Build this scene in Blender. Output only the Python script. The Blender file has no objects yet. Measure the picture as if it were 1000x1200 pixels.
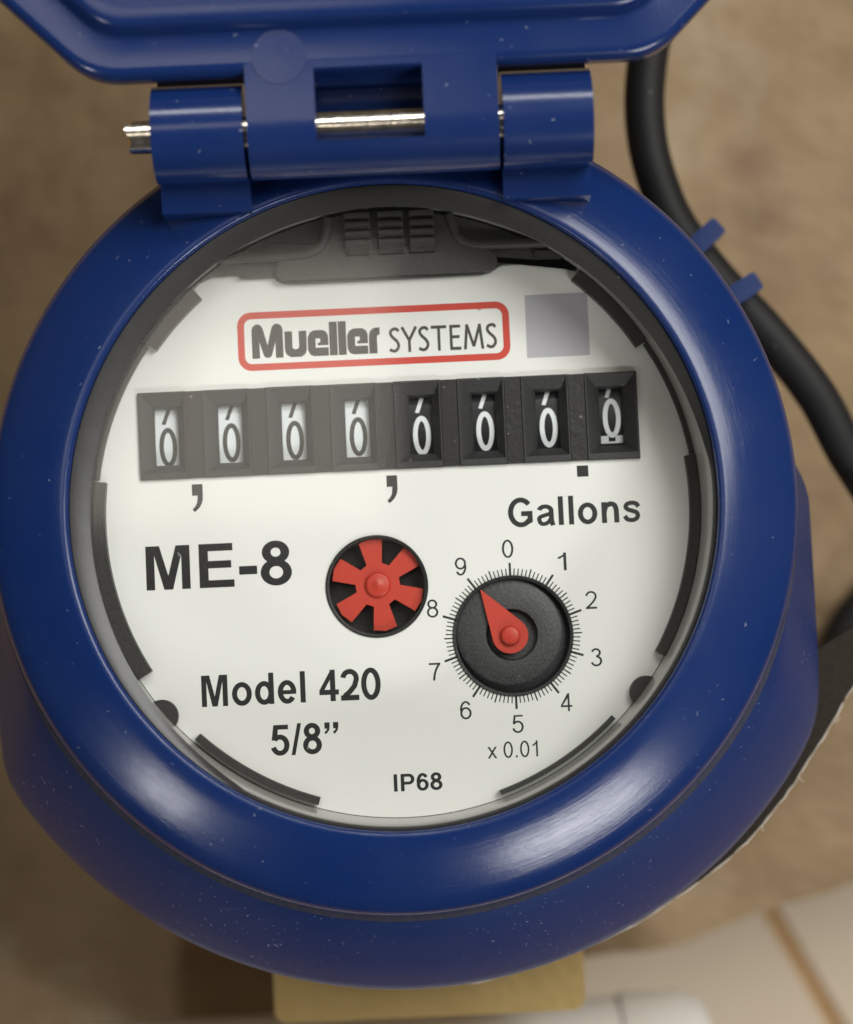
import bpy, bmesh, math, random
from mathutils import Vector
random.seed(7)
S = 0.001                       # all shapes below are written in millimetres
sc = bpy.context.scene
col = sc.collection
rad = math.radians

# ------------------------------------------------------------------ camera
cam_d = bpy.data.cameras.new('camera')
cam_d.sensor_fit = 'VERTICAL'
cam_d.sensor_height = 24
cam_d.lens = 48
cam_d.clip_start = 0.005
cam_d.clip_end = 50
cam = bpy.data.objects.new('camera', cam_d)
tilt = rad(4)
cam.location = (0.0039, -0.0010 - 0.240*math.sin(tilt), 0.240*math.cos(tilt))
cam.rotation_euler = (tilt, 0, 0)
cam_d.dof.use_dof = True
cam_d.dof.focus_distance = 0.248
cam_d.dof.aperture_fstop = 7.0
col.objects.link(cam)
sc.camera = cam

# ------------------------------------------------------------------ world, lamps, exposure
w = bpy.data.worlds.new('World')
sc.world = w
w.use_nodes = True
bg = w.node_tree.nodes['Background']
bg.inputs[0].default_value = (1.0, 0.93, 0.84, 1)
bg.inputs[1].default_value = 0.045

def area(name, loc, target, sx, sy, power, color):
    d = bpy.data.lights.new(name, 'AREA')
    d.shape = 'RECTANGLE'; d.size = sx; d.size_y = sy
    d.energy = power; d.color = color
    o = bpy.data.objects.new(name, d)
    o.location = loc
    o.rotation_euler = (Vector(target) - Vector(loc)).to_track_quat('-Z', 'Y').to_euler()
    col.objects.link(o)
    return o
area('ceiling_lamp_right', (0.48, 0.30, 0.78), (0, 0, 0), 0.46, 0.50, 7.2, (1.0, 0.99, 0.965))
area('ceiling_lamp_far', (0.10, 0.50, 0.56), (0, 0, 0), 0.60, 0.11, 2.5, (1.0, 0.99, 0.97))
area('lamp_behind_right', (0.33, -0.52, 0.36), (0, 0, 0), 0.28, 0.07, 2.1, (1.0, 0.99, 0.98))
area('lamp_behind_left', (-0.45, -0.50, 0.38), (0, 0, 0), 0.12, 0.06, 0.75, (1.0, 0.99, 0.98))
area('ceiling_lamp_left', (-0.30, 0.118, 0.80), (-0.30, 0.118, 0), 0.57, 0.135, 0.62, (1.0, 0.92, 0.80))

sc.view_settings.view_transform = 'Standard'
sc.view_settings.look = 'None'
sc.view_settings.exposure = 0
sc.view_settings.gamma = 1
sc.view_settings.use_curve_mapping = False

# ------------------------------------------------------------------ materials
class NT:
    def __init__(s, name):
        s.m = bpy.data.materials.new(name); s.m.use_nodes = True
        s.t = s.m.node_tree; s.b = s.t.nodes['Principled BSDF']
        s.out = s.t.nodes['Material Output']
    def n(s, kind, **kw):
        x = s.t.nodes.new(kind)
        for k, v in kw.items():
            if k.startswith('i_'):
                k = k[2:]; k = int(k) if k.isdigit() else k.replace('_', ' ')
                if hasattr(v, 'is_output'): s.t.links.new(v, x.inputs[k])
                else: x.inputs[k].default_value = v
            else: setattr(x, k, v)
        return x
    def link(s, a, b): s.t.links.new(a, b)
    def math(s, op, a, b=0.0, c=None):
        x = s.n('ShaderNodeMath', operation=op)
        for i, v in enumerate((a, b) if c is None else (a, b, c)):
            if hasattr(v, 'is_output'): s.link(v, x.inputs[i])
            else: x.inputs[i].default_value = v
        return x.outputs[0]
    def noise(s, vec, scale, detail=3, rough=0.5):
        x = s.n('ShaderNodeTexNoise'); s.link(vec, x.inputs['Vector'])
        x.inputs['Scale'].default_value = scale; x.inputs['Detail'].default_value = detail
        x.inputs['Roughness'].default_value = rough
        return x.outputs['Fac']
    def ramp(s, fac, lo, hi):
        x = s.n('ShaderNodeMapRange'); s.link(fac, x.inputs[0])
        x.inputs[1].default_value = lo; x.inputs[2].default_value = hi
        return x.outputs[0]
    def mix(s, fac, a, b):
        x = s.n('ShaderNodeMix', data_type='RGBA')
        if hasattr(fac, 'is_output'): s.link(fac, x.inputs[0])
        else: x.inputs[0].default_value = fac
        for i, v in ((6, a), (7, b)):
            if hasattr(v, 'is_output'): s.link(v, x.inputs[i])
            else: x.inputs[i].default_value = (*v, 1)
        return x.outputs[2]
    def bump(s, h, dist, strength=1.0, prev=None):
        x = s.n('ShaderNodeBump'); s.link(h, x.inputs['Height'])
        x.inputs['Distance'].default_value = dist; x.inputs['Strength'].default_value = strength
        if prev: s.link(prev, x.inputs['Normal'])
        return x.outputs[0]
    def obj(s): return s.n('ShaderNodeTexCoord').outputs['Object']
    def set(s, **kw):
        for k, v in kw.items():
            i = s.b.inputs[k.replace('_', ' ')]
            if hasattr(v, 'is_output'): s.link(v, i)
            elif isinstance(v, tuple): i.default_value = (*v, 1)
            else: i.default_value = v
        return s.m

def flecks(t, vec, scale, size, keep):
    """small irregular specks: 1 inside a speck"""
    v = t.n('ShaderNodeTexVoronoi'); t.link(vec, v.inputs['Vector']); v.inputs['Scale'].default_value = scale
    a = t.math('LESS_THAN', v.outputs['Distance'], size)
    sep = t.n('ShaderNodeSeparateColor'); t.link(v.outputs['Color'], sep.inputs[0])
    b = t.math('GREATER_THAN', sep.outputs[0], 1 - keep)
    return t.math('MULTIPLY', a, b)

def warp(t, vec, scale, amount):
    n = t.n('ShaderNodeTexNoise'); t.link(vec, n.inputs['Vector']); n.inputs['Scale'].default_value = scale
    a = t.n('ShaderNodeVectorMath', operation='SUBTRACT'); t.link(n.outputs['Color'], a.inputs[0]); a.inputs[1].default_value = (.5, .5, .5)
    b = t.n('ShaderNodeVectorMath', operation='SCALE'); t.link(a.outputs[0], b.inputs[0]); b.inputs['Scale'].default_value = amount
    c = t.n('ShaderNodeVectorMath', operation='ADD'); t.link(vec, c.inputs[0]); t.link(b.outputs[0], c.inputs[1])
    return c.outputs[0]

BLUE = (0.0048, 0.0215, 0.106)
def blue_plastic(name, dust=0.1, turned=False, rough=0.36):
    t = NT(name); v = t.obj()
    wv = warp(t, v, 900, 0.0016)
    f1 = flecks(t, wv, 1300, 0.16, dust*.8)
    f2 = flecks(t, wv, 420, 0.075, dust*0.55)
    patch = t.ramp(t.noise(v, 60, 4), 0.42, 0.68)
    fl = t.math('MULTIPLY', t.math('MAXIMUM', f1, f2), t.math('ADD', t.math('MULTIPLY', patch, .8), .08))
    # faint straight scratches
    sep = t.n('ShaderNodeSeparateXYZ'); t.link(v, sep.inputs[0])
    mp = t.n('ShaderNodeMapping'); t.link(v, mp.inputs[0]); mp.inputs['Rotation'].default_value = (0, 0, 0.9); mp.inputs['Scale'].default_value = (60, 2600, 60)
    scr = t.ramp(t.noise(mp.outputs[0], 1.0, 2), 0.72, 0.78)
    scr = t.math('MULTIPLY', scr, t.ramp(t.noise(v, 45, 2), 0.52, 0.62))
    film = t.ramp(t.noise(v, 35, 5, .6), 0.35, 0.75)
    base = t.mix(t.math('MULTIPLY', film, 0.07), BLUE, (0.10, 0.10, 0.14))
    base = t.mix(t.math('MULTIPLY', scr, 0.28), base, (0.25, 0.28, 0.38))
    base = t.mix(t.math('MULTIPLY', fl, 0.55), base, (0.42, 0.44, 0.50))
    ro = t.math('ADD', t.math('MULTIPLY', film, 0.10), rough)
    ro = t.math('ADD', ro, t.math('MULTIPLY', fl, 0.4))
    nb = t.bump(t.noise(v, 2200, 2), 0.00002, 0.35)
    if turned:
        r = t.math('SQRT', t.math('ADD', t.math('POWER', sep.outputs[0], 2), t.math('POWER', sep.outputs[1], 2)))
        th = t.math('ARCTAN2', sep.outputs[1], sep.outputs[0])
        cb = t.n('ShaderNodeCombineXYZ'); t.link(t.math('MULTIPLY', r, 5200), cb.inputs[0]); t.link(t.math('MULTIPLY', th, 1.3), cb.inputs[1])
        lines = t.noise(cb.outputs[0], 1.0, 4, .65)
        nb = t.bump(lines, 0.00005, 0.34, nb)
        ro = t.math('ADD', ro, t.math('MULTIPLY', lines, 0.10))
        tg = t.n('ShaderNodeTangent', direction_type='RADIAL', axis='Z')
        t.link(tg.outputs[0], t.b.inputs['Tangent'])
        t.set(Anisotropic=0.3)
    return t.set(Base_Color=base, Roughness=ro, Normal=nb, IOR=1.48)

M = {}
M['ring'] = blue_plastic('turned blue plastic', 0.10, True, 0.12)
M['blue'] = blue_plastic('blue plastic', 0.10, False, 0.15)
M['skirt'] = blue_plastic('dusty blue plastic', 0.45, False, 0.40)

def black_plastic(name, c, rough, grain, speck=0.05, mottle=.35):
    t = NT(name); v = t.obj()
    n = t.noise(v, grain, 3, .6)
    f = flecks(t, warp(t, v, 1500, .001), 900, 0.13, speck)
    g = t.ramp(t.noise(v, 4200, 2, .6), .35, .68)
    base = t.mix(t.math('MULTIPLY', g, mottle), c, tuple(x*2.6+.01 for x in c))
    base = t.mix(t.math('MULTIPLY', f, .45), base, (.4, .39, .37))
    return t.set(Base_Color=base, Roughness=rough, Normal=t.bump(n, .00008, .6))
M['black'] = black_plastic('textured black plastic', (.017, .017, .018), .5, 2600)
M['grained'] = black_plastic('grained black plastic', (.024, .025, .027), .5, 2400, .10, .8)
M['plate'] = black_plastic('dull dark plate', (.020, .016, .012), .85, 500, .03)
M['plate'].node_tree.nodes['Principled BSDF'].inputs['Specular IOR Level'].default_value = .1
M['smooth_black'] = black_plastic('smooth black plastic', (.010, .010, .011), .35, 1200, .08)
M['module'] = black_plastic('dark grey module plastic', (.030, .029, .028), .5, 1500, .03)
M['well'] = black_plastic('black well floor', (.006, .006, .006), .4, 900, .35)
M['clip'] = black_plastic('dark grey clip plastic', (.022, .021, .020), .5, 1500, .06)
M['rubber'] = black_plastic('black cable rubber', (.0075, .0072, .007), .6, 300, .03, .2)
M['rubber'].node_tree.nodes['Principled BSDF'].inputs['Specular IOR Level'].default_value = .3
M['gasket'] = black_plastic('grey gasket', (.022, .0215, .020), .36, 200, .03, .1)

t = NT('white dial'); v = t.obj()
f = flecks(t, warp(t, v, 1500, .0012), 170, 0.055, .10)
c0 = t.mix(t.ramp(t.noise(v, 40, 3), .3, .7), (.745, .76, .74), (.775, .785, .768))
M['dial'] = t.set(Base_Color=t.mix(t.math('MULTIPLY', f, .6), c0, (.25, .24, .22)), Roughness=.55, Normal=t.bump(t.noise(v, 3000, 2), .00002, .4))
def ink(name, c, wear=.5):
    t = NT(name); v = t.obj()
    n = t.ramp(t.noise(v, 2600, 3, .7), .70, .76)
    f = flecks(t, warp(t, v, 1800, .001), 600, .10, .10)
    k = t.math('MAXIMUM', t.math('MULTIPLY', n, wear*.5), t.math('MULTIPLY', f, wear))
    return t.set(Base_Color=t.mix(k, c, (.6, .6, .57)), Roughness=.5)
M['ink'] = ink('black ink', (.008, .008, .009), .5)
M['grey_ink'] = ink('dark grey ink', (.045, .042, .038), .3)
M['red_ink'] = ink('red ink', (.55, .045, .026), .12)
M['lilac'] = ink('violet grey ink', (.42, .415, .46), .25)
M['white_ink'] = ink('white ink', (.70, .74, .76), .05)
M['pale_edge'] = ink('frayed pale edge', (.55, .50, .42), .1)
t = NT('white wheel'); M['wheel_white'] = t.set(Base_Color=(.66, .71, .74), Roughness=.4)
t = NT('black wheel'); M['wheel_black'] = t.set(Base_Color=(.010, .011, .014), Roughness=.3)
t = NT('red plastic'); v = t.obj()
M['red'] = t.set(Base_Color=t.mix(t.math('MULTIPLY', flecks(t, warp(t, v, 1500, .001), 500, .1, .1), .4), (.50, .042, .022), (.6, .4, .35)), Roughness=.42, Normal=t.bump(t.noise(v, 1500, 2), .00004, .4))
t = NT('steel pin'); v = t.obj()
M['steel'] = t.set(Base_Color=(.80, .74, .64), Metallic=1.0, Roughness=t.math('ADD', t.math('MULTIPLY', t.noise(v, 900, 3), .25), .08), Normal=t.bump(t.noise(v, 1400, 3), .00005, .5))
t = NT('brass'); v = t.obj()
M['brass'] = t.set(Base_Color=t.mix(t.noise(v, 90, 4), (.86, .63, .27), (.58, .40, .16)), Metallic=1.0, Roughness=.38, Normal=t.bump(t.noise(v, 500, 4), .0001, .5))
t = NT('kraft cardboard'); v = t.obj()
n1 = t.noise(v, 30, 6, .65)
mp = t.n('ShaderNodeMapping'); t.link(v, mp.inputs[0]); mp.inputs['Rotation'].default_value = (0, 0, 1.0); mp.inputs['Scale'].default_value = (26, 70, 20)
n2 = t.noise(mp.outputs[0], 1.0, 5, .6)
st = t.ramp(t.noise(v, 46, 3), .60, .72)
pale = t.ramp(t.noise(warp(t, v, 60, .01), 33, 4), .60, .74)
base = t.mix(t.ramp(n1, .34, .66), (.185, .118, .056), (.285, .197, .104))
base = t.mix(t.math('MULTIPLY', t.ramp(n2, .42, .66), .22), base, (.36, .26, .165))
base = t.mix(t.math('MULTIPLY', st, .5), base, (.12, .065, .032))
base = t.mix(t.math('MULTIPLY', pale, .45), base, (.44, .36, .25))
M['kraft'] = t.set(Base_Color=base, Roughness=.75, Normal=t.bump(t.math('ADD', n2, t.noise(v, 40, 4)), .006, .6))
t = NT('beige tile'); v = t.obj()
M['tile'] = t.set(Base_Color=t.mix(t.noise(v, 25, 4), (.50, .41, .30), (.60, .50, .38)), Roughness=.35)
t = NT('brown grout'); v = t.obj()
M['grout'] = t.set(Base_Color=t.mix(t.noise(v, 120, 3), (.36, .18, .045), (.46, .26, .08)), Roughness=.9)
t = NT('white pipe plastic'); M['pvc'] = t.set(Base_Color=(.80, .77, .70), Roughness=.4)
t = NT('dirt'); v = t.obj()
M['dirt'] = t.set(Base_Color=t.mix(t.noise(v, 900, 4), (.010, .018, .052), (.045, .043, .055)), Roughness=.9, Normal=t.bump(t.noise(v, 1500, 4), .0003, .8))
t = NT('smoky wall'); v = t.obj()
M['wall'] = t.set(Base_Color=(.34, .335, .315), Roughness=.22, Normal=t.bump(t.noise(v, 120, 2), .0003, .3))
t = NT('clear lens')                                         # clear window: passes light, reflects a few per cent
t.t.nodes.remove(t.b)
lw = t.n('ShaderNodeLayerWeight'); lw.inputs['Blend'].default_value = .5
fr = t.math('ADD', t.math('MULTIPLY', t.math('POWER', lw.outputs['Facing'], 5), .9), .030)
tr = t.n('ShaderNodeBsdfTransparent'); tr.inputs[0].default_value = (.985, .985, .975, 1)
gl = t.n('ShaderNodeBsdfGlossy'); gl.inputs['Roughness'].default_value = .07
mx = t.n('ShaderNodeMixShader'); t.link(fr, mx.inputs[0]); t.link(tr.outputs[0], mx.inputs[1]); t.link(gl.outputs[0], mx.inputs[2])
t.link(mx.outputs[0], t.out.inputs[0])
M['lens'] = t.m

# ------------------------------------------------------------------ mesh helpers (millimetres)
def make(name, bm, mat, parent=None, loc=(0, 0, 0), sharp=35, bevel=0, bseg=2):
    if bevel:
        es = [e for e in bm.edges if len(e.link_faces) == 2 and e.calc_face_angle(0) > rad(35)]
        bmesh.ops.bevel(bm, geom=es, offset=bevel, segments=bseg, profile=.6, affect='EDGES', clamp_overlap=True)
    bmesh.ops.recalc_face_normals(bm, faces=bm.faces)
    for vv in bm.verts: vv.co *= S
    me = bpy.data.meshes.new(name); bm.to_mesh(me); bm.free()
    me.shade_smooth(); me.set_sharp_from_angle(angle=rad(sharp))
    return link(name, me, mat, parent, loc)
def link(name, me, mat, parent=None, loc=(0, 0, 0)):
    if mat and not me.materials: me.materials.append(M[mat])
    o = bpy.data.objects.new(name, me); col.objects.link(o)
    o.parent = parent; o.location = [c*S for c in loc]
    return o
def copy(o, parent, dx=0, dy=0, dz=0):
    c = o.copy(); col.objects.link(c); c.parent = parent
    c.location = (o.location.x + dx*S, o.location.y + dy*S, o.location.z + dz*S)
    return c
def tag(o, label=None, cat=None, group=None, kind=None):
    for k, x in (('label', label), ('category', cat), ('group', group), ('kind', kind)):
        if x: o[k] = x
    return o
def loops(rings, closed=True, cap0=False, cap1=False, bm=None, ringclosed=False):
    """skin a list of equal-length point rings"""
    bm = bm or bmesh.new()
    vs = [[bm.verts.new(p) for p in r] for r in rings]
    n = len(vs[0]); m = len(vs)
    for i in range(m if ringclosed else m-1):
        a, b = vs[i], vs[(i+1) % m]
        for j in range(n if closed else n-1):
            k = (j+1) % n
            bm.faces.new((a[j], a[k], b[k], b[j]))
    if cap0: bm.faces.new(vs[0])
    if cap1: bm.faces.new(vs[-1])
    return bm
def lathe(profile, n=160, a0=0, a1=360, c=(0, 0), bm=None, solid=True):
    """profile = closed list of (r, z) revolved about a z axis through c"""
    full = abs(a1-a0) >= 359.9
    k = n if full else n+1
    rings = []
    for i in range(k):
        a = rad(a0 + (a1-a0)*i/n)
        rings.append([(c[0]+r*math.cos(a), c[1]+r*math.sin(a), z) for r, z in profile])
    return loops(rings, closed=solid, cap0=(solid and not full), cap1=(solid and not full), bm=bm, ringclosed=full)
def arcpts(cx, cy, r, a0, a1, n):
    return [(cx+r*math.cos(rad(a0+(a1-a0)*i/n)), cy+r*math.sin(rad(a0+(a1-a0)*i/n))) for i in range(n+1)]
def prism(poly, z0, z1, bm=None):
    return loops([[(x, y, z0) for x, y in poly], [(x, y, z1) for x, y in poly]], cap0=True, cap1=True, bm=bm)
def prism_x(poly, x0, x1, bm=None):
    """poly in (y, z), extruded along x"""
    return loops([[(x0, y, z) for y, z in poly], [(x1, y, z) for y, z in poly]], cap0=True, cap1=True, bm=bm)
def box(x0, x1, y0, y1, z0, z1, bm=None):
    return prism([(x0, y0), (x1, y0), (x1, y1), (x0, y1)], z0, z1, bm)
def rrect(x0, x1, y0, y1, r, n=6):
    p = []
    for cx, cy, a in ((x1-r, y1-r, 0), (x0+r, y1-r, 90), (x0+r, y0+r, 180), (x1-r, y0+r, 270)):
        p += arcpts(cx, cy, r, a, a+90, n)
    return p
def round_poly(poly, r, n=5):
    out = []
    m = len(poly)
    for i in range(m):
        p, q, s = Vector(poly[i-1]), Vector(poly[i]), Vector(poly[(i+1) % m])
        a, b = (p-q), (s-q)
        d = min(r, a.length*.45, b.length*.45)
        a = q + a.normalized()*d; b = q + b.normalized()*d
        for k in range(n+1):
            u = k/n
            out.append(tuple(a*(1-u)**2 + q*2*u*(1-u) + b*u*u))
    return out
def tube(path, r, n=16, bm=None, closed=False):
    P = [Vector(p) for p in path]; m = len(P); rings = []
    up = Vector((0, 0, 1))
    for i, p in enumerate(P):
        a = P[(i+1) % m] if (closed or i < m-1) else p
        b = P[i-1] if (closed or i > 0) else p
        d = (a-b).normalized(); s = d.cross(up)
        if s.length < 1e-4: s = Vector((1, 0, 0))
        s.normalize(); u = s.cross(d)
        rr = r(i) if callable(r) else r
        rings.append([tuple(p + s*rr*math.cos(2*math.pi*k/n) + u*rr*math.sin(2*math.pi*k/n)) for k in range(n)])
    return loops(rings, cap0=not closed, cap1=not closed, bm=bm, ringclosed=closed)
def catmull(P, n=8):
    P = [Vector(p) for p in P]; Q = [P[0]*2-P[1]] + P + [P[-1]*2-P[-2]]; out = []
    for i in range(1, len(Q)-2):
        a, b, c, d = Q[i-1:i+3]
        for k in range(n):
            u = k/n
            out.append(tuple(.5*((2*b)+(c-a)*u+(2*a-5*b+4*c-d)*u*u+(3*b-a-3*c+d)*u**3)))
    out.append(tuple(P[-1])); return out
def holed_plate(outer, holes, z0, z1):
    bm = bmesh.new()
    for poly in [outer] + holes:
        vs = [bm.verts.new((x, y, z1)) for x, y in poly]
        for i in range(len(vs)): bm.edges.new((vs[i], vs[(i+1) % len(vs)]))
    bmesh.ops.triangle_fill(bm, use_beauty=True, use_dissolve=False, edges=bm.edges[:])
    top = bm.faces[:]
    ret = bmesh.ops.extrude_face_region(bm, geom=top)
    for g in ret['geom']:
        if isinstance(g, bmesh.types.BMVert): g.co.z = z0
    return bm

# ------------------------------------------------------------------ printed lettering: outlines and strokes, cap height 716
def ell(cx, cy, rx, ry, a0, a1, n=28):
    return [(cx+rx*math.cos(rad(a0+(a1-a0)*i/n)), cy+ry*math.sin(rad(a0+(a1-a0)*i/n))) for i in range(n+1)]
def P(*pts): return ('p', list(pts))
def R(x0, y0, x1, y1): return P((x0, y0), (x1, y0), (x1, y1), (x0, y1))
def K(pts, wx, wy, closed=False): return ('k', list(pts), wx, wy, closed)
def glyphs(bold):
    wx, wy = (138, 116) if bold else (88, 74)
    hx, hy = wx/2, wy/2
    G = {}
    ro = 258 if bold else 236
    G['0'] = (556, [K(ell(276, 358, ro-hx, 370-hy, 0, 360, 48)[:-1], wx, wy, True)])
    G['1'] = (556, [R(290, 0, 290+wx, 719), P((290+wx*.5, 719), (290, 650), (205, 580), (120, 540), (120, 540-wy), (205, 490), (290, 560), (290+wx*.5, 600))])
    G['2'] = (556, [K(ell(275, 500, 245-hx, 219-hy, 172, -15, 24) + [(400, 330), (260, 190), (130, hy+45)], wx, wy), R(30, 0, 512, wy+6), P((30, 0), (200, 0), (200, wy+6), (120, wy+60), (50, wy*.7))])
    G['3'] = (556, [K(ell(265, 540, 205-hx, 180-hy, 165, -90, 24), wx, wy), K(ell(268, 205, 240-hx, 215-hy, 90, -165, 26), wx, wy)])
    b4 = 264 if bold else 245
    G['4'] = (556, [R(445-wx if bold else 420-wx, 0, 445 if bold else 420, 719), R(19, b4-wy, 534, b4), P((19, b4-8), (19+wx*.95, b4-8), (335, 530), (335, 719))])
    G['5'] = (556, [R(110, 719-wy-4, 490, 707), P((110, 707), (110+wx*.9, 707), (60+wx*1.0, 340), (50, 350)), K(ell(265, 235, 248-hx, 247-hy, 140, -165, 34), wx, wy)])
    six = [K(ell(285, 232, 240-hx, 244-hy, 0, 360, 40)[:-1], wx, wy, True), K(ell(290, 350, 250-hx, 370-hy, 185, 38, 26), wx, wy)]
    G['6'] = (556, six)
    G['9'] = (556, [('k', [(556-x, 719-y) for x, y in s[1]], wx, wy, s[4]) for s in six])
    G['7'] = (556, [R(42, 707-wy, 510, 707), K(catmull([(470, 670), (360, 500), (270, 270), (225, 0)], 6), wx*1.02, wy)])
    G['8'] = (556, [K(ell(277, 532, 215-hx, 190-hy, 0, 360, 36)[:-1], wx, wy, True), K(ell(277, 205, 245-hx, 217-hy, 0, 360, 40)[:-1], wx, wy, True)])
    G['.'] = (278, [R(90, 0, 90+wx*1.05, wx*1.05)])
    G['x'] = (500, [P((10, 0), (115, 0), (490, 519), (385, 519)), P((385, 0), (490, 0), (115, 519), (10, 519))])
    G[' '] = (278, [])
    G['M'] = (833, [P((73, 0), (73, 716), (289, 716), (419, 228), (547, 716), (764, 716), (764, 0), (630, 0), (630, 563), (488, 0), (349, 0), (207, 563), (207, 0))])
    G['E'] = (667, [P((73, 0), (73, 716), (604, 716), (604, 595), (217, 595), (217, 436), (577, 436), (577, 315), (217, 315), (217, 121), (618, 121), (618, 0))])
    G['-'] = (333, [R(30, 190, 312, 328)])
    G['l'] = (278, [R(72, 0, 209, 716)])
    G['I'] = (278, [R(68, 0, 213, 716)])
    G['/'] = (278, [P((0, -12), (102, -12), (279, 728), (178, 728))])
    G['P'] = (667, [R(73, 0, 217, 716), K([(200, 656), (390, 656)] + ell(400, 493, 155, 163, 90, -90, 18) + [(390, 330), (200, 330)], 140, 120)])
    G['G'] = (778, [K(ell(392, 358, 346-70, 370-61, 38, 322, 44), 142, 122), R(400, 262, 706, 384), P((566, 130), (600, 60), (706, 105), (706, 384), (566, 384))])
    G['o'] = (611, [K(ell(305, 259, 262-68, 271-58, 0, 360, 40)[:-1], 137, 116, True)])
    G['d'] = (611, [K(ell(285, 259, 245-68, 271-58, 0, 360, 40)[:-1], 137, 116, True), R(405, 0, 542, 716)])
    G['e'] = (556, [K(ell(278, 259, 245-68, 271-56, 0, 325, 40), 137, 112), R(90, 208, 518, 300)])
    G['n'] = (611, [R(72, 0, 209, 519), K(catmull([(150, 300), (200, 415), (320, 470), (430, 430), (473, 310)], 8) + [(473, 150), (473, 0)], 137, 122)])
    G['a'] = (556, [K(ell(272, 370, 162, 108, 168, 0, 20) + [(434, 250), (436, 130), (470, 0)], 132, 104), K(catmull([(430, 300), (270, 262), (130, 215), (105, 145), (150, 60), (240, 45), (340, 80), (425, 170)], 6), 118, 96)])
    G['s'] = (556, [K(catmull([(463, 372), (405, 448), (280, 474), (160, 445), (118, 380), (165, 318), (280, 277), (400, 232), (436, 155), (390, 75), (270, 44), (145, 72), (85, 155)], 6), 122, 106)])
    q = [(0, 570), (0, 716), (138, 716), (138, 610), (120, 530), (60, 465), (20, 440), (-8, 490), (48, 530), (66, 570)]
    G['q'] = (500, [P(*[(50+x, y) for x, y in q]), P(*[(275+x, y) for x, y in q])])
    return G
GB, GR = glyphs(True), glyphs(False)
# a light letter set for the company line
def light():
    L = {}; k = 88
    S_ = catmull([(330, 600), (270, 665), (185, 672), (95, 620), (80, 530), (140, 440), (250, 340), (310, 250), (310, 150), (240, 62), (150, 48), (40, 95)], 7)
    L['S'] = (390, [K(S_, k, k)])
    L['Y'] = (470, [K([(20, 716), (240, 330)], k, k), K([(460, 716), (240, 330)], k, k), R(240-k/2, 0, 240+k/2, 345)])
    L['T'] = (500, [R(10, 716-k, 490, 716), R(250-k/2, 0, 250+k/2, 716)])
    L['E'] = (430, [R(60, 0, 60+k, 716), R(60, 716-k, 400, 716), R(60, 330, 370, 330+k), R(60, 0, 410, k)])
    L['M'] = (680, [K([(75, 0), (150, 716)], k, k), K([(150, 690), (345, 80)], k, k), K([(345, 80), (545, 690)], k, k), K([(540, 716), (620, 0)], k, k)])
    return L
GL = light()
# heavy rounded company name, tenths of a millimetre-like units, cap 40
def heavy():
    H = {}
    H['M'] = (39, [P((0, 0), (0, 33), (1.5, 37), (5, 39.6), (9, 39.6), (12.5, 36.5), (14, 32), (18.5, 15), (23, 32), (24.5, 36.5), (28, 39.6), (32, 39.6), (35.5, 37), (37, 33), (37, 0), (28, 0), (28, 19), (23.4, 3.4), (21, .6), (16, .6), (13.6, 3.4), (9, 19), (9, 0))])
    H['u'] = (27.4, [P((0, 30), (9, 30), (9, 12), (10, 9.8), (12, 9), (14, 9), (16, 9.8), (17, 12), (17, 30), (26, 30), (26, 8), (24, 3), (19, 0), (7, 0), (2, 3), (0, 8))])
    H['e'] = (25.8, [P((24.5, 0), (7, 0), (2.6, 2), (0, 7), (0, 22), (2.6, 27.4), (7.5, 30), (18, 30), (22.2, 27.6), (24.5, 23), (24.5, 12.3), (11.8, 12.3), (11.8, 15.2), (15, 16), (15, 20.4), (9.2, 20.4), (9.2, 9.6), (24.5, 9.6))])
    H['l'] = (10.6, [P((0, 0), (9.4, 0), (9.4, 39), (0, 39))])
    H['r'] = (13, [P((0, 0), (0, 21), (1.6, 26), (5.4, 29.4), (9, 30), (13, 30), (13, 21.8), (10.6, 21.2), (9.5, 19.4), (9.5, 0))])
    return H
GH = heavy()

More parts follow.
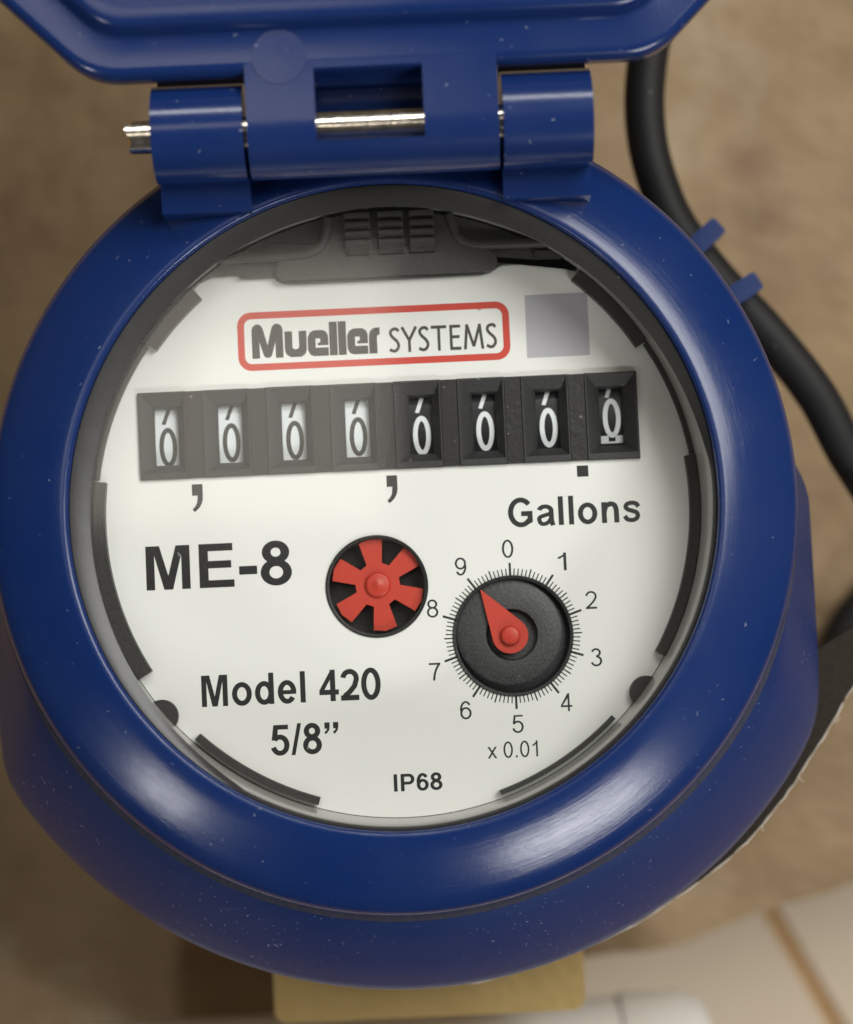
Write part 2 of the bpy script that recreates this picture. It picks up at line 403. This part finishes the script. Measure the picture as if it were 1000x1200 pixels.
def stroke_quads(pts, wx, wy, closed):
    n = len(pts); left = []; right = []
    for i in range(n):
        p = Vector(pts[i])
        a = Vector(pts[i-1]) if (closed or i > 0) else None
        b = Vector(pts[(i+1) % n]) if (closed or i < n-1) else None
        d = Vector((0, 0)); 
        if a is not None: d += (p-a).normalized()
        if b is not None: d += (b-p).normalized()
        d.normalize(); nn = Vector((-d.y, d.x))
        k = 1.0
        if a is not None and b is not None:
            k = min(1.6, 1/max(.3, nn.dot(Vector((-(b-p).normalized().y, (b-p).normalized().x)))))
        o = Vector((nn.x*wx/2, nn.y*wy/2))*k
        left.append(p+o); right.append(p-o)
    return left, right
def letters(name, text, G, x0, x1, base, cap, mat, parent, z, unit=716., place=None, thick=.02, gap=0):
    """lay a line of text so that its ink runs from x0 to x1"""
    pen = 0; items = []
    for ch in text:
        adv, sh = G[ch]
        items += [(pen, s) for s in sh]; pen += adv+gap
    xs = []
    for off, s in items:
        h = s[2]/2 if s[0] == 'k' else 0
        xs += [off+p[0]+e for p in s[1] for e in (-h, h)]
    lo, hi = min(xs), max(xs); kx = (x1-x0)/(hi-lo); ky = cap/unit
    bm = bmesh.new()
    def V(p, dz): 
        x, y = x0+(p[0]-lo)*kx, base+p[1]*ky
        return bm.verts.new(place(x, y, dz) if place else (x, y, z+dz))
    for i, (off, s) in enumerate(items):
        dz = thick*(.6+.07*(i % 6))
        pts = [(off+p[0], p[1]) for p in s[1]]
        if s[0] == 'p':
            vs = [V(p, dz) for p in pts]
            bm.faces.new(vs)
        else:
            l, r = stroke_quads(pts, s[2], s[3], s[4])
            a = [V(p, dz) for p in l]; b = [V(p, dz) for p in r]; n = len(a)
            for j in range(n if s[4] else n-1):
                k = (j+1) % n
                bm.faces.new((a[j], a[k], b[k], b[j]))
    bmesh.ops.triangulate(bm, faces=[f for f in bm.faces if len(f.verts) > 4])
    for f in bm.faces:
        f.normal_update()
        if f.normal.z < 0: f.normal_flip()
    for vv in bm.verts: vv.co *= S
    me = bpy.data.meshes.new(name); bm.to_mesh(me); bm.free()
    return link(name, me, mat, parent)

# ================================================================== the setting
# tile floor with its tiles, and the cardboard lying on it
floor_o = make('floor', box(-400, 400, -400, 400, -164, -160.6), 'grout')
tag(floor_o, kind='structure')
ang = rad(30)
tile_me = None
gx, gy = 80.0, -84.0            # a point on the visible joint
ux, uy = Vector((math.cos(ang), math.sin(ang))), Vector((-math.sin(ang), math.cos(ang)))
for i in (-1, 0):
    for j in (-1, 0):
        c = Vector((gx, gy)) + ux*(75*(2*i+1)) + uy*(75*(2*j+1)) + uy*60
        if tile_me is None:
            to = make('tile', prism(rrect(-73.6, 73.6, -73.6, 73.6, 1.2), -160.5, -158.5), 'tile', floor_o, bevel=.5)
            tile_me = to.data
        else: to = link('tile', tile_me, 'tile', floor_o)
        to.location = (c.x*S, c.y*S, 0); to.rotation_euler = (0, 0, ang)

def edge_y(x): return -53.8 - (72.9-x)*0.325
bm = bmesh.new()
nx, ny = 70, 60
grid = []
for i in range(nx+1):
    x = -200 + 400*i/nx; row = []
    for j in range(ny+1):
        y0 = edge_y(x) + 1.2*math.sin(x*.09) + .8*math.sin(x*.23+1)
        y = y0 + (300-y0)*(j/ny)
        h = 1.6*math.sin(x*.035+y*.05) + 1.1*math.sin(x*.08-y*.06+2) + .5*math.sin(x*.17+y*.21)
        drop = .46*math.log(1+math.exp((-x-12)/8))*8 + .24*math.log(1+math.exp((-y-22)/8))*8
        row.append((x, y, max(-150, -86 - drop) + h*min(1, j/6)))
    grid.append(row)
vs = [[bm.verts.new(p) for p in r] for r in grid]
vb = [[bm.verts.new((p[0], p[1], p[2]-3)) for p in r] for r in grid]
for i in range(nx):
    for j in range(ny):
        bm.faces.new((vs[i][j], vs[i+1][j], vs[i+1][j+1], vs[i][j+1]))
        bm.faces.new((vb[i][j], vb[i][j+1], vb[i+1][j+1], vb[i+1][j]))
    bm.faces.new((vs[i][0], vb[i][0], vb[i+1][0], vs[i+1][0]))
    bm.faces.new((vs[i][ny], vs[i+1][ny], vb[i+1][ny], vb[i][ny]))
cb = make('cardboard_sheet', bm, 'kraft', sharp=60)
tag(cb, 'wrinkled brown kraft cardboard sheet lying under the water meter', 'cardboard', kind='structure')

# ================================================================== the water meter
meter = bpy.data.objects.new('water_meter', None); col.objects.link(meter)
meter.empty_display_size = .02
meter.rotation_euler = (0, 0, rad(2.6))
tag(meter, 'blue plastic water meter with open lid, white dial and odometer counter', 'water meter')

# ---- bezel ring
prof = [(38.2, -9), (38.2, -.5), (38.35, -.15), (38.7, 0), (39.2, -.08), (41, -.75), (43.5, -1.9), (46, -3.2), (47.4, -4.1), (48.1, -4.8), (48.5, -5.7), (48.6, -6.6), (48.6, -8.3), (44, -9)]
ring = make('bezel_ring', lathe(prof, 256), 'ring', meter, sharp=50)

# ---- lower shroud: round under the ring, swelling to a wide lip with two flat sides
def lip(a):
    c, s = math.cos(a), math.sin(a)
    full = 59.4
    flat = 51.2 if c < 0 else 52.6
    # soft minimum of circle and flats
    k = 60
    rr = (full**-k + (flat/max(abs(c), .05))**-k)**(-1/k)
    up = min(1, max(0, (s+0.02)/.30)); up = up*up*(3-2*up)
    return rr*(1-up) + 47.2*up
NA = 224
def outline(scale_in, z, t=1.0, d=0.0):
    pts = []
    for i in range(NA):
        a = 2*math.pi*i/NA
        r = scale_in*(1-t) + (lip(a)+d)*t
        pts.append((r*math.cos(a), r*math.sin(a), z))
    return pts
rings = [outline(44, -7.6, 0), outline(47.6, -7.6, 0), outline(48.5, -7.9, .02), outline(48.5, -8.5, .10), outline(48.0, -11.4, .38), outline(47.4, -15.8, .72), outline(46.8, -19.5, .95), outline(46.8, -20.6, 1.0), outline(46.8, -21.5, 1.0, .25), outline(46.8, -23, 1.0, .1), outline(46.8, -44, 1.0, -3), outline(44, -44.5, .2)]
make('shroud', loops(rings, ringclosed=True), 'skirt', meter, sharp=50)
# grime packed into the joint between ring and shroud
rings = [outline(48.3, -7.2, 0), outline(48.62, -7.5, .01), outline(48.6, -8.2, .085), outline(48.3, -8.8, .12), outline(47.9, -8.3, 0)]
make('grime_line', loops(rings, ringclosed=True), 'dirt', meter)
# dark base plate with a frayed pale edge showing past the lip
torn = catmull([(70, -10), (63.5, -18.2), (58.2, -24.5), (53.3, -31.7), (47.6, -39.2), (41.5, -45.2), (32.4, -51.3), (23.3, -55.7), (7.75, -60.0), (-4, -59.6)], 8)
rest = [(p[0], p[1]) for k, p in enumerate(outline(46.8, 0, 1.0, -3)) if not 262 < 360*k/NA < 352][::-1]
k0 = min(range(len(rest)), key=lambda k: abs(math.degrees(math.atan2(rest[k][1], rest[k][0])) % 360 - 261))
rest = rest[k0:] + rest[:k0]
bp = make('base_plate', prism(torn + rest, -29, -27), 'plate', meter)
path = [(p[0]+random.uniform(-.1, .1), p[1]+random.uniform(-.1, .1), -27+random.uniform(-.08, .08)) for p in torn]
bmt = tube(path, lambda i: .085+.04*math.sin(i*1.7), 8)
for i in range(14, len(path)-26, 7):                     # loose fibres
    p = path[i]; L = random.uniform(.3, 1.3); aa = random.uniform(-2.2, 0.2)
    tube([p, (p[0]+L*.5*math.cos(aa), p[1]+L*.5*math.sin(aa), p[2]+.1), (p[0]+L*math.cos(aa+.4), p[1]+L*math.sin(aa+.4), p[2])], .05, 5, bm=bmt)
make('frayed_edge', bmt, 'pale_edge', bp)

# ---- brass case below
brass = make('brass_case', lathe([(5, -44.6), (44, -44.6), (45, -46), (45, -52), (41, -57), (40, -70), (34, -78), (20, -82), (5, -83)], 96), 'brass', meter)
make('brass_lug', prism(rrect(-20, 22.8, -67.5, -30, 1.8), -62, -46.5), 'brass', brass, bevel=.8)
make('brass_port', lathe([(4, -20), (15, -20), (16, -17), (16, 17), (15, 20), (4, 20)], 48), 'brass', brass).location = (0, -.030, -.068)
bpy.data.objects['brass_port'].rotation_euler = (rad(90), 0, 0)

# ---- cup wall, dial plate, gasket, lens
make('cup_wall', lathe([(38.15, -1.6), (37.9, -1.8), (37.6, -5), (37.5, -12.6), (38.15, -12.6)], 192), 'wall', meter, sharp=60)
outer = arcpts(0, 0, 37.45, 0, 360, 160)[:-1]
holes = [arcpts(-2.6, -9.2, 6.08, 0, 360, 72)[:-1], arcpts(13.8, -16, 7.15, 0, 360, 80)[:-1], [(-30.9, 5.3), (30.35, 5.3), (30.35, 15.75), (-30.9, 15.75)]]
dial = make('dial_plate', holed_plate(outer, holes, -12.8, -12), 'dial', meter)
make('lens', lathe([(.01, -2.9), (38.05, -2.9), (38.05, -1.7), (.01, -1.7)], 128), 'lens', meter)
# grey seal lying over the upper rim of the window
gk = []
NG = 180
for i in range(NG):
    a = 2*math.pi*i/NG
    wdt = .4 + 2.1*max(0, math.cos(a-rad(95)), math.cos(a-rad(150)))**.7  # wide left, thin right: the rim's dark and lit sides put into shape
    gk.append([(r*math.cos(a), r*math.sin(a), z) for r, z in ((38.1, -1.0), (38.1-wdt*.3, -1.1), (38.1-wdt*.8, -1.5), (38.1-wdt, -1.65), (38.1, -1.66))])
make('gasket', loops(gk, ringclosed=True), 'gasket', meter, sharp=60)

# ---- print on the dial
ZD = -12
outer = rrect(-18.5, 15.2, 18.1, 25.4, 1.7, 8); inner = rrect(-17.65, 14.35, 18.95, 24.55, .9, 8)
bm = loops([[(x, y, ZD+.012) for x, y in outer], [(x, y, ZD+.012) for x, y in inner]])
make('logo_frame', bm, 'red_ink', dial)
letters('company_name', 'Mueller', GH, -16.75, -.9, 19.6, 4.3, 'grey_ink', dial, ZD, unit=40.)
letters('company_name', 'SYSTEMS', GL, .1, 13.62, 19.58, 3.15, 'grey_ink', dial, ZD, gap=26)
make('code_patch', prism([(17.2, 18.15), (25.0, 18.2), (25.0, 26.05), (17.25, 26.0)], ZD+.004, ZD+.014), 'lilac', dial)
letters('model_lettering', 'ME-8', GB, -30.85, -12.95, -8.45, 5.4, 'ink', dial, ZD)
letters('model_lettering', 'Model 420', GB, -24.6, -2.67, -22.98, 3.82, 'ink', dial, ZD)
letters('size_lettering', '5/8q', GB, -16.4, -8.06, -29.25, 3.72, 'ink', dial, ZD)
letters('rating_lettering', 'IP68', GB, -1.6, 4.33, -34.3, 2.1, 'ink', dial, ZD)
letters('unit_lettering', 'Gallons', GB, 13.9, 30.25, -2.69, 3.55, 'ink', dial, ZD)
letters('multiplier_lettering', 'x 0.01', GR, 10.0, 16.15, -30.82, 1.95, 'ink', dial, ZD)
comma = [(0, 2.05), (0, 3.45), (1.32, 3.45), (1.32, 1.75), (1.2, 1.15), (.9, .6), (.45, .15), (.22, .02), (0, .38), (.38, .75), (.6, 1.2), (.68, 2.05)]
for x in (-24.85, -.86):
    make('comma', prism([(x+a, .92+b) for a, b in comma], ZD+.004, ZD+.014), 'ink', dial)
make('decimal_point', prism([(22.64, 3.15), (24.04, 3.15), (24.04, 4.53), (22.64, 4.53)], ZD+.004, ZD+.014), 'ink', dial)

# ---- small sweep dial
SX, SY = 13.8, -16.0
bm = bmesh.new()
for i in range(100):
    a = rad(90-3.6*i); big = i % 10 == 0; mid = i % 5 == 0
    r0, r1, hw = (7.0, 8.95, .14) if big else ((7.0, 8.45, .085) if mid else (7.0, 8.25, .07))
    c, s = math.cos(a), math.sin(a)
    q = [bm.verts.new((SX+r*c-k*hw*s, SY+r*s+k*hw*c, ZD+.012)) for r, k in ((7.3, -1), (r1, -1), (r1, 1), (7.3, 1))]
    bm.faces.new(q)
tag(make('scale_ticks', bm, 'ink', dial), kind='stuff')
nums = [(13.64, -5.31), (20.26, -7.18), (23.58, -12.05), (23.85, -19.07), (19.92, -24.41), (13.86, -26.74), (7.58, -24.79), (4.04, -19.94), (4.08, -12.21), (7.77, -7.25)]
for i, (x, y) in enumerate(nums):
    hwid = .52 if i == 1 else .70
    letters('scale_number', str(i), GR, x-hwid, x+hwid, y-1.1, 2.18, 'ink', dial, ZD)
sd = make('sweep_dial', lathe([(7.0, -11.75), (7.3, -11.72), (7.42, -11.9), (7.42, -14.6), (6.9, -14.9), (.02, -14.9), (.02, -14.4), (6.7, -14.2)], 96, c=(SX, SY)), 'smooth_black', meter)
ex, ey = -.40, .46
rgs = []
for r, z, k in ((6.98, -13.6, 0), (6.5, -12.45, 1), (6.25, -12.3, 1), (3.2, -12.4, .3), (3.1, -12.8, .2), (2.9, -13.6, .1), (.02, -13.6, 0)):
    rgs.append([(SX+ex*k+r*math.cos(2*math.pi*i/72), SY+ey*k+r*math.sin(2*math.pi*i/72), z) for i in range(72)])
make('grained_disc', loops(rgs), 'grained', sd, sharp=40)
hx, hy = 13.45, -15.95; tipx, tipy = 10.15, -10.2
d = Vector((tipx-hx, tipy-hy)); L = d.length; phi = math.degrees(math.atan2(d.y, d.x)); rb = 2.2
half = math.degrees(math.acos(rb/L))
poly = arcpts(hx, hy, rb, phi+half, phi+360-half, 30) + [(tipx+.08, tipy-.1), (tipx-.1, tipy-.02)]
ptr = make('pointer', prism(poly, -12.35, -11.75), 'red', sd, bevel=.16)
make('pointer_hub', lathe([(.02, -11.0), (.75, -11.0), (1.0, -11.08), (1.2, -11.3), (1.28, -11.8), (.02, -11.8)], 40, c=(hx, hy)), 'red', ptr, sharp=60)
make('spindle', lathe([(.02, -12.3), (.9, -12.3), (.9, -14), (.02, -14)], 24, c=(hx, hy)), 'smooth_black', sd)

# ---- leak indicator
LX, LY = -2.6, -9.2
lk = make('leak_indicator', lathe([(5.85, -11.7), (6.1, -11.66), (6.3, -11.85), (6.3, -15.2), (.02, -15.2), (.02, -14.9), (5.85, -14.9)], 80, c=(LX, LY)), 'well', meter)
cx, cy = -2.5, -9.0
poly = []
for k in range(6):
    a = rad(97.5+60*k)
    def pol(r, da): return (cx+r*math.cos(a+da), cy+r*math.sin(a+da))
    poly += [pol(2.75, -rad(20)), pol(5.6, -rad(15)), pol(5.75, 0), pol(5.6, rad(15)), pol(2.75, rad(20))]
sw = make('star_wheel', prism(poly[::1], -13.2, -12.5), 'red', lk, bevel=.1)
make('star_hub', lathe([(.02, -11.95), (.28, -11.95), (.34, -12.02), (1.15, -11.95), (1.35, -12.0), (1.55, -12.2), (1.62, -12.55), (.02, -12.55)], 40, c=(cx, cy)), 'red', sw, sharp=60)

# ---- counter: housing bar, eight window frames, eight number wheels
hs = make('counter_housing', box(-31.05, 30.5, 5.15, 5.3, -12.6, -11.75), 'black', meter)
bm = bmesh.new(); bm.free()
housing_bars = []
pitch = 7.872
def rect(x0, x1, y0, y1, z): return [(x0, y0, z), (x1, y0, z), (x1, y1, z), (x0, y1, z)]
x0c = -31.05
fr0 = None; wheel0 = {}
WR = 14.0; WZ = -13.3; WY = 10.45
def onwheel(x, y, dz):
    a = (y-WY)/WR
    return (x, WY+(WR+dz)*math.sin(a), WZ-WR+(WR+dz)*math.cos(a))
for i in range(8):
    xc = x0c + pitch*i
    xr = xc+5.85 if i < 7 else xc+6.45
    wx0, wx1, wy0, wy1 = xc+1.8, xc+4.72, 6.9, 14.05
    jj = random.uniform(-.03, .03)
    rgs = [rect(xc, xr, 5.12, 15.92, -13), rect(xc, xr, 5.12, 15.92+jj, -11.55), rect(xc+.08, xr-.08, 5.2, 15.84+jj, -11.45),
           rect(xc+.22, xr-.22, 5.9, 15.72, -11.45), rect(wx0-.35, wx1+.35, wy0-.3, wy1+.2, -12.25), rect(wx0-.12, wx1+.12, wy0-.12, wy1+.1, -12.5), rect(wx0, wx1, wy0, wy1, -12.65), rect(wx0, wx1, wy0, wy1, -14.2)]
    fo = make('window_frame', loops(rgs), 'black', hs, sharp=20)
    if i < 7:
        so = make('separator_bar', box(xr+.03, xr+1.99, 5.14, 15.88+jj, -13, -11.62), 'smooth_black', hs, bevel=.08)
    dark = i >= 4
    wm = lathe([(.5, -1.95), (WR, -1.95), (WR, 1.95), (.5, 1.95)], 96)
    for v_ in wm.verts: v_.co = Vector((v_.co.z + (wx0+wx1)/2, v_.co.x + WY, v_.co.y + WZ-WR))
    wo = make('number_wheel', wm, 'wheel_black' if dark else 'wheel_white', hs)
    inkm = 'white_ink' if dark else 'ink'
    zero = {'0': (560, [K(ell(280, 358, 210, 312, 0, 360, 48)[:-1], 150 if dark else 140, 96 if dark else 90, True)])}
    low = 6.95 + (-.18, .06, .0, .10, -.12, .08, .16, .75)[i]
    hz = 4.9
    letters('wheel_digit', '0', zero, wx0+.42, wx1-.28, low+(.25 if i == 7 else 0), hz, inkm, wo, 0, place=onwheel, thick=.03)
    slash = {'/': (300, [K([(30+220*q/10, 716*q/10) for q in range(11)], 170, 100)])}
    letters('wheel_digit', '/', slash, wx0+.78, wx0+1.95, low+5.3+(.0 if i == 7 else 0), 1.9, inkm, wo, 0, place=onwheel, thick=.03)
    if i == 7:
        base_ = {'_': (716, [R(0, 0, 250, 716), R(470, 0, 716, 716), R(0, 0, 716, 180)])}
        letters('wheel_digit', '_', base_, wx0+.1, wx1-.1, 7.25, .95, inkm, wo, 0, place=onwheel, thick=.02)

# ---- black module under the upper rim
def circ_y(x, r=37.3): return math.sqrt(max(0, r*r-x*x))
low_edge = [(-23.6, 28.6), (-23.0, 29.2), (-21.3, 29.95), (-18.1, 30.0), (-17.8, 29.55), (-13.7, 29.5), (-13.2, 29.0), (-12.4, 28.7), (-11.2, 28.6), (12.0, 28.72), (13.2, 29.0), (14.1, 29.6), (14.7, 29.8), (18.5, 29.95), (18.9, 30.2), (22.5, 30.1), (24.3, 29.3)]
top_arc = [(37.2*math.cos(rad(a)), 37.2*math.sin(rad(a))) for a in [50.5+(129.3-50.5)*i/40 for i in range(41)]]
mod = make('radio_module', prism(low_edge + top_arc, -11.95, -11.0), 'module', meter, bevel=.25)
tongue = round_poly([(-12.8, 28.9), (13.4, 28.9), (14.2, 30.2), (13.2, 31.6), (10.5, 31.9), (8.6, 33.2), (8.0, 36.2), (-6.2, 36.6), (-6.8, 33.2), (-8.6, 31.7), (-13, 31.4), (-13.4, 30)], 1.0)
make('module_tongue', prism(tongue, -11.0, -10.2), 'module', mod, bevel=.3)
lip_l = catmull([(-23, 31.5, -10.6), (-20.8, 31.9, -10.4), (-14, 31.9, -10.3), (-9.6, 32.1, -10.3), (-7.6, 33.1, -10.3), (-6.8, 35, -10.3), (-6.6, 36.4, -10.3)], 6)
make('module_rim', tube(lip_l, .62, 12), 'module', mod)
lip_r = catmull([(25.2, 31.0, -10.6), (22.7, 32.0, -10.4), (15, 32.2, -10.3), (11.4, 32.3, -10.3), (9.4, 33.2, -10.3), (8.6, 35, -10.3), (8.3, 36.2, -10.3)], 6)
make('module_rim', tube(lip_r, .62, 12), 'module', mod)
rib_me = None
for x in (-3.05, 1.05, 4.9):
    cm = make('rib_column', box(x-1.5, x+1.5, 31.6, 36.2, -10.3, -9.6), 'smooth_black', mod, bevel=.2)
    for k in range(4):
        y = 32.2+1.15*k
        make('rib', loops([[(x-1.55, y, -9.7), (x+1.55, y, -9.7), (x+1.55, y+.95, -9.7), (x-1.55, y+.95, -9.7)], [(x-1.5, y+.55, -8.9+.12*k), (x+1.5, y+.55, -8.9+.12*k), (x+1.5, y+.9, -8.9+.12*k), (x-1.5, y+.9, -8.9+.12*k)]], cap0=True, cap1=True), 'module', cm, bevel=.12)
make('module_step', prism(round_poly([(18.6, 30.3), (24.0, 30.2), (25.5, 29.0), (26.3, 29.6), (24.6, 31.2), (18.7, 31.2)], .3), -11, -10.4), 'module', mod, bevel=.15)

# ---- retaining clips round the dial
def arc_clip(a0, a1, r0, r1, name='retaining_clip', z0=-11.95, z1=-10.6):
    n = max(6, int(abs(a1-a0)/2))
    poly = arcpts(0, 0, r1, a0, a1, n) + arcpts(0, 0, r0, a1, a0, n)
    return make(name, prism(poly, z0, z1), 'clip', meter, bevel=.2)
arc_clip(129.8, 143.5, 35.4, 37.4)
arc_clip(143.8, 171.5, 36.5, 37.4, 'dial_edge_seal', z1=-11.2)
arc_clip(172, 211, 35.5, 37.4)
arc_clip(226.5, 253, 36.1, 37.0)
arc_clip(288, 314, 36.45, 37.0)
arc_clip(329, 368, 36.2, 37.4)
arc_clip(31.5, 50, 35.9, 37.4)
arc_clip(8.3, 31.2, 36.9, 37.42, 'dial_edge_seal', z1=-11.2)
for a in (219, 321.5):
    px, py = 37.9*math.cos(rad(a)), 37.9*math.sin(rad(a))
    pl = []
    for k in range(25):
        b = rad(a+90+180*k/24)
        pl.append((px+2.0*math.cos(b), py+2.0*math.sin(b)))
    make('dial_stud', prism(pl, -11.95, -10.9), 'clip', meter, bevel=.3)

# ---- hinge: knuckles on the ring, pin, lid with its own barrel
HY, HZ, HR = 43.6, 5.0, 5.6
def knuckle(x0, x1):
    prof = [(HY+HR*math.cos(rad(a)), HZ+HR*math.sin(rad(a))) for a in range(-20, 211, 10)]
    prof += [(36.9, 1.9), (35.2, 1.4), (35.0, -5), (50.5, -6.5), (51.6, -5.5), (51.8, .6), (50.6, 2.0)]
    return make('hinge_knuckle', prism_x(prof, x0, x1), 'blue', meter, bevel=.35, bseg=3)
knuckle(-25.6, -15.1)
knuckle(14.6, 24.9)
# spring pin, slit along its length
pp = [(HY+2.15*math.cos(rad(a)), HZ+2.15*math.sin(rad(a))) for a in range(62, 62+341, 12)]
pi_ = [(HY+1.35*math.cos(rad(a)), HZ+1.35*math.sin(rad(a))) for a in range(62+336, 61, -12)]
pin_bm = prism_x(pp+pi_, -28.2, 24)
for vv in pin_bm.verts:
    if vv.co.x < -28: vv.co.x += -.45*(vv.co.z-HZ)/2 + .35*math.sin(vv.co.y*2.1); vv.co.y = HY+(vv.co.y-HY)*.9
pin = make('hinge_pin', pin_bm, 'steel', meter, bevel=.12, sharp=40)
# lid, opened back
lid_a = rad(4)
lc, ls = math.cos(lid_a), math.sin(lid_a)
def lidp(x, v, n): return (x, HY + v*lc - n*ls, HZ + v*ls + n*lc)
NF, NB = 5.5, 1.4
VE = 5.7
base_poly = [(-32.4, VE), (32.4, VE), (48, VE+15.5), (48, VE+52), (34, VE+68), (-34, VE+68), (-48, VE+52), (-48, VE+15.5)]
def inset(poly, d):
    cxm = sum(p[0] for p in poly)/len(poly); m = len(poly); out = []
    for i in range(m):
        p, q, s = Vector(poly[i-1]), Vector(poly[i]), Vector(poly[(i+1) % m])
        e1 = (q-p).normalized(); e2 = (s-q).normalized()
        n1 = Vector((-e1.y, e1.x)); n2 = Vector((-e2.y, e2.x))
        b = (n1+n2); b = b/ (1+n1.dot(n2))
        out.append(tuple(q+b*d))
    return out
def lring(d, n, r=3.5): return [lidp(x, v, n) for x, v in round_poly(inset(base_poly, d), r)]
bm = loops([lring(1.5, NB), lring(.4, NB+.2), lring(0, NB+.8), lring(0, NF-1.0), lring(.25, NF-.4), lring(.9, NF-.02), lring(1.3, NF), lring(4.3, NF, 3), lring(4.7, NF+.12, 3), lring(5.3, NF+1.3, 2.8), lring(5.7, NF+1.75, 2.6), lring(6.3, NF+1.9, 2.5), lring(7.5, NF+1.9, 2.5)], cap0=True, cap1=True)
lid = make('lid', bm, 'blue', meter, sharp=40)
def barrel_profile(slot):
    if not slot:
        pr = [(HR*math.cos(rad(a)), HR*math.sin(rad(a))) for a in range(90, 281, 8)]
        return [(VE+2.0, NF-.02), (VE+.6, NF)] + [(.5, HR)] + pr[1:] + [(2.5, -4.6), (4.2, -2.4), (5.0, 0), (VE+2.0, NB-.1)]
    pr = [(HR*math.cos(rad(a)), HR*math.sin(rad(a))) for a in range(114, 281, 8)]
    return [(-2.6, 4.2)] + pr + [(2.5, -4.6), (4.2, -2.4), (5.0, 0), (VE+2, NB-.1), (VE+2, NF-.02), (6.0, NF), (5.75, NF-.3), (5.7, NB+.9), (5.2, -.6), (2.6, -2.2), (0, -2.6), (-2.0, -2.0), (-2.5, -1)]
def barrel(x0, x1, slot):
    pts = barrel_profile(slot)
    bm = loops([[lidp(x, v, n) for v, n in pts] for x in (x0, x1)], cap0=True, cap1=True)
    return make('hinge_barrel', bm, 'blue', lid, bevel=.2 if slot else .3, bseg=3)
barrel(-14.6, -6.75, False)
barrel(5.6, 14.1, False)
barrel(-6.74, 5.59, True)
mk = lathe([(.02, 0), (2.95, 0), (3.1, .05), (3.1, .12), (.02, .14)], 48)
for vv in mk.verts: vv.co = Vector(lidp(vv.co.x-10.6, vv.co.y+7.4, NF+.02+vv.co.z))
make('mould_mark', mk, 'blue', lid)

# ---- blue cable clips on the shroud
for (x, y, a) in ((43.9, 36.9, 40), (48.6, 29.4, 31)):
    c = make('cable_clip', prism(rrect(-6, .7, -1.4, 1.2, .5), -2.5, 2.5), 'blue', meter, bevel=.5)
    c.location = (x*S, y*S, -.031); c.rotation_euler = (0, 0, rad(a))

# ================================================================== other things
path = catmull([(46, 105, -44), (39.5, 84, -40), (35.5, 70.2, -38), (34.0, 60.6, -38), (34.2, 53.4, -38), (35.6, 47.2, -38), (38.2, 41.0, -38), (43.4, 33.8, -38), (50.4, 26.2, -38), (57.2, 17.8, -39), (62.5, 8.8, -41), (70, 1, -46), (86, -6, -56), (96, -8, -68), (92, -4, -77), (82, -2, -80), (71, -11.2, -81), (66, -22.1, -82), (61, -32, -83), (53, -42.3, -86), (40, -46, -87), (20, -42, -88)], 10)
cable = make('signal_cable', tube(path, 2.8, 20), 'rubber')
tag(cable, 'thick black rubber cable curving past the right side of the meter', 'cable')

pipe = bpy.data.objects.new('white_pipe', None); col.objects.link(pipe)
pipe.location = (.020, -.0880, -.080); pipe.rotation_euler = (0, rad(90), rad(3))
tag(pipe, 'white plastic pipe lying below the brass fitting at the bottom edge', 'pipe')
make('pipe_body', lathe([(13, -70), (17, -70), (17, 14), (13, 14)], 48), 'pvc', pipe)
make('pipe_end', lathe([(.1, 14.2), (17.4, 14.2), (17.6, 15), (17.4, 24), (16, 27), (12, 28.5), (.1, 29)], 48), 'pvc', pipe, sharp=60)
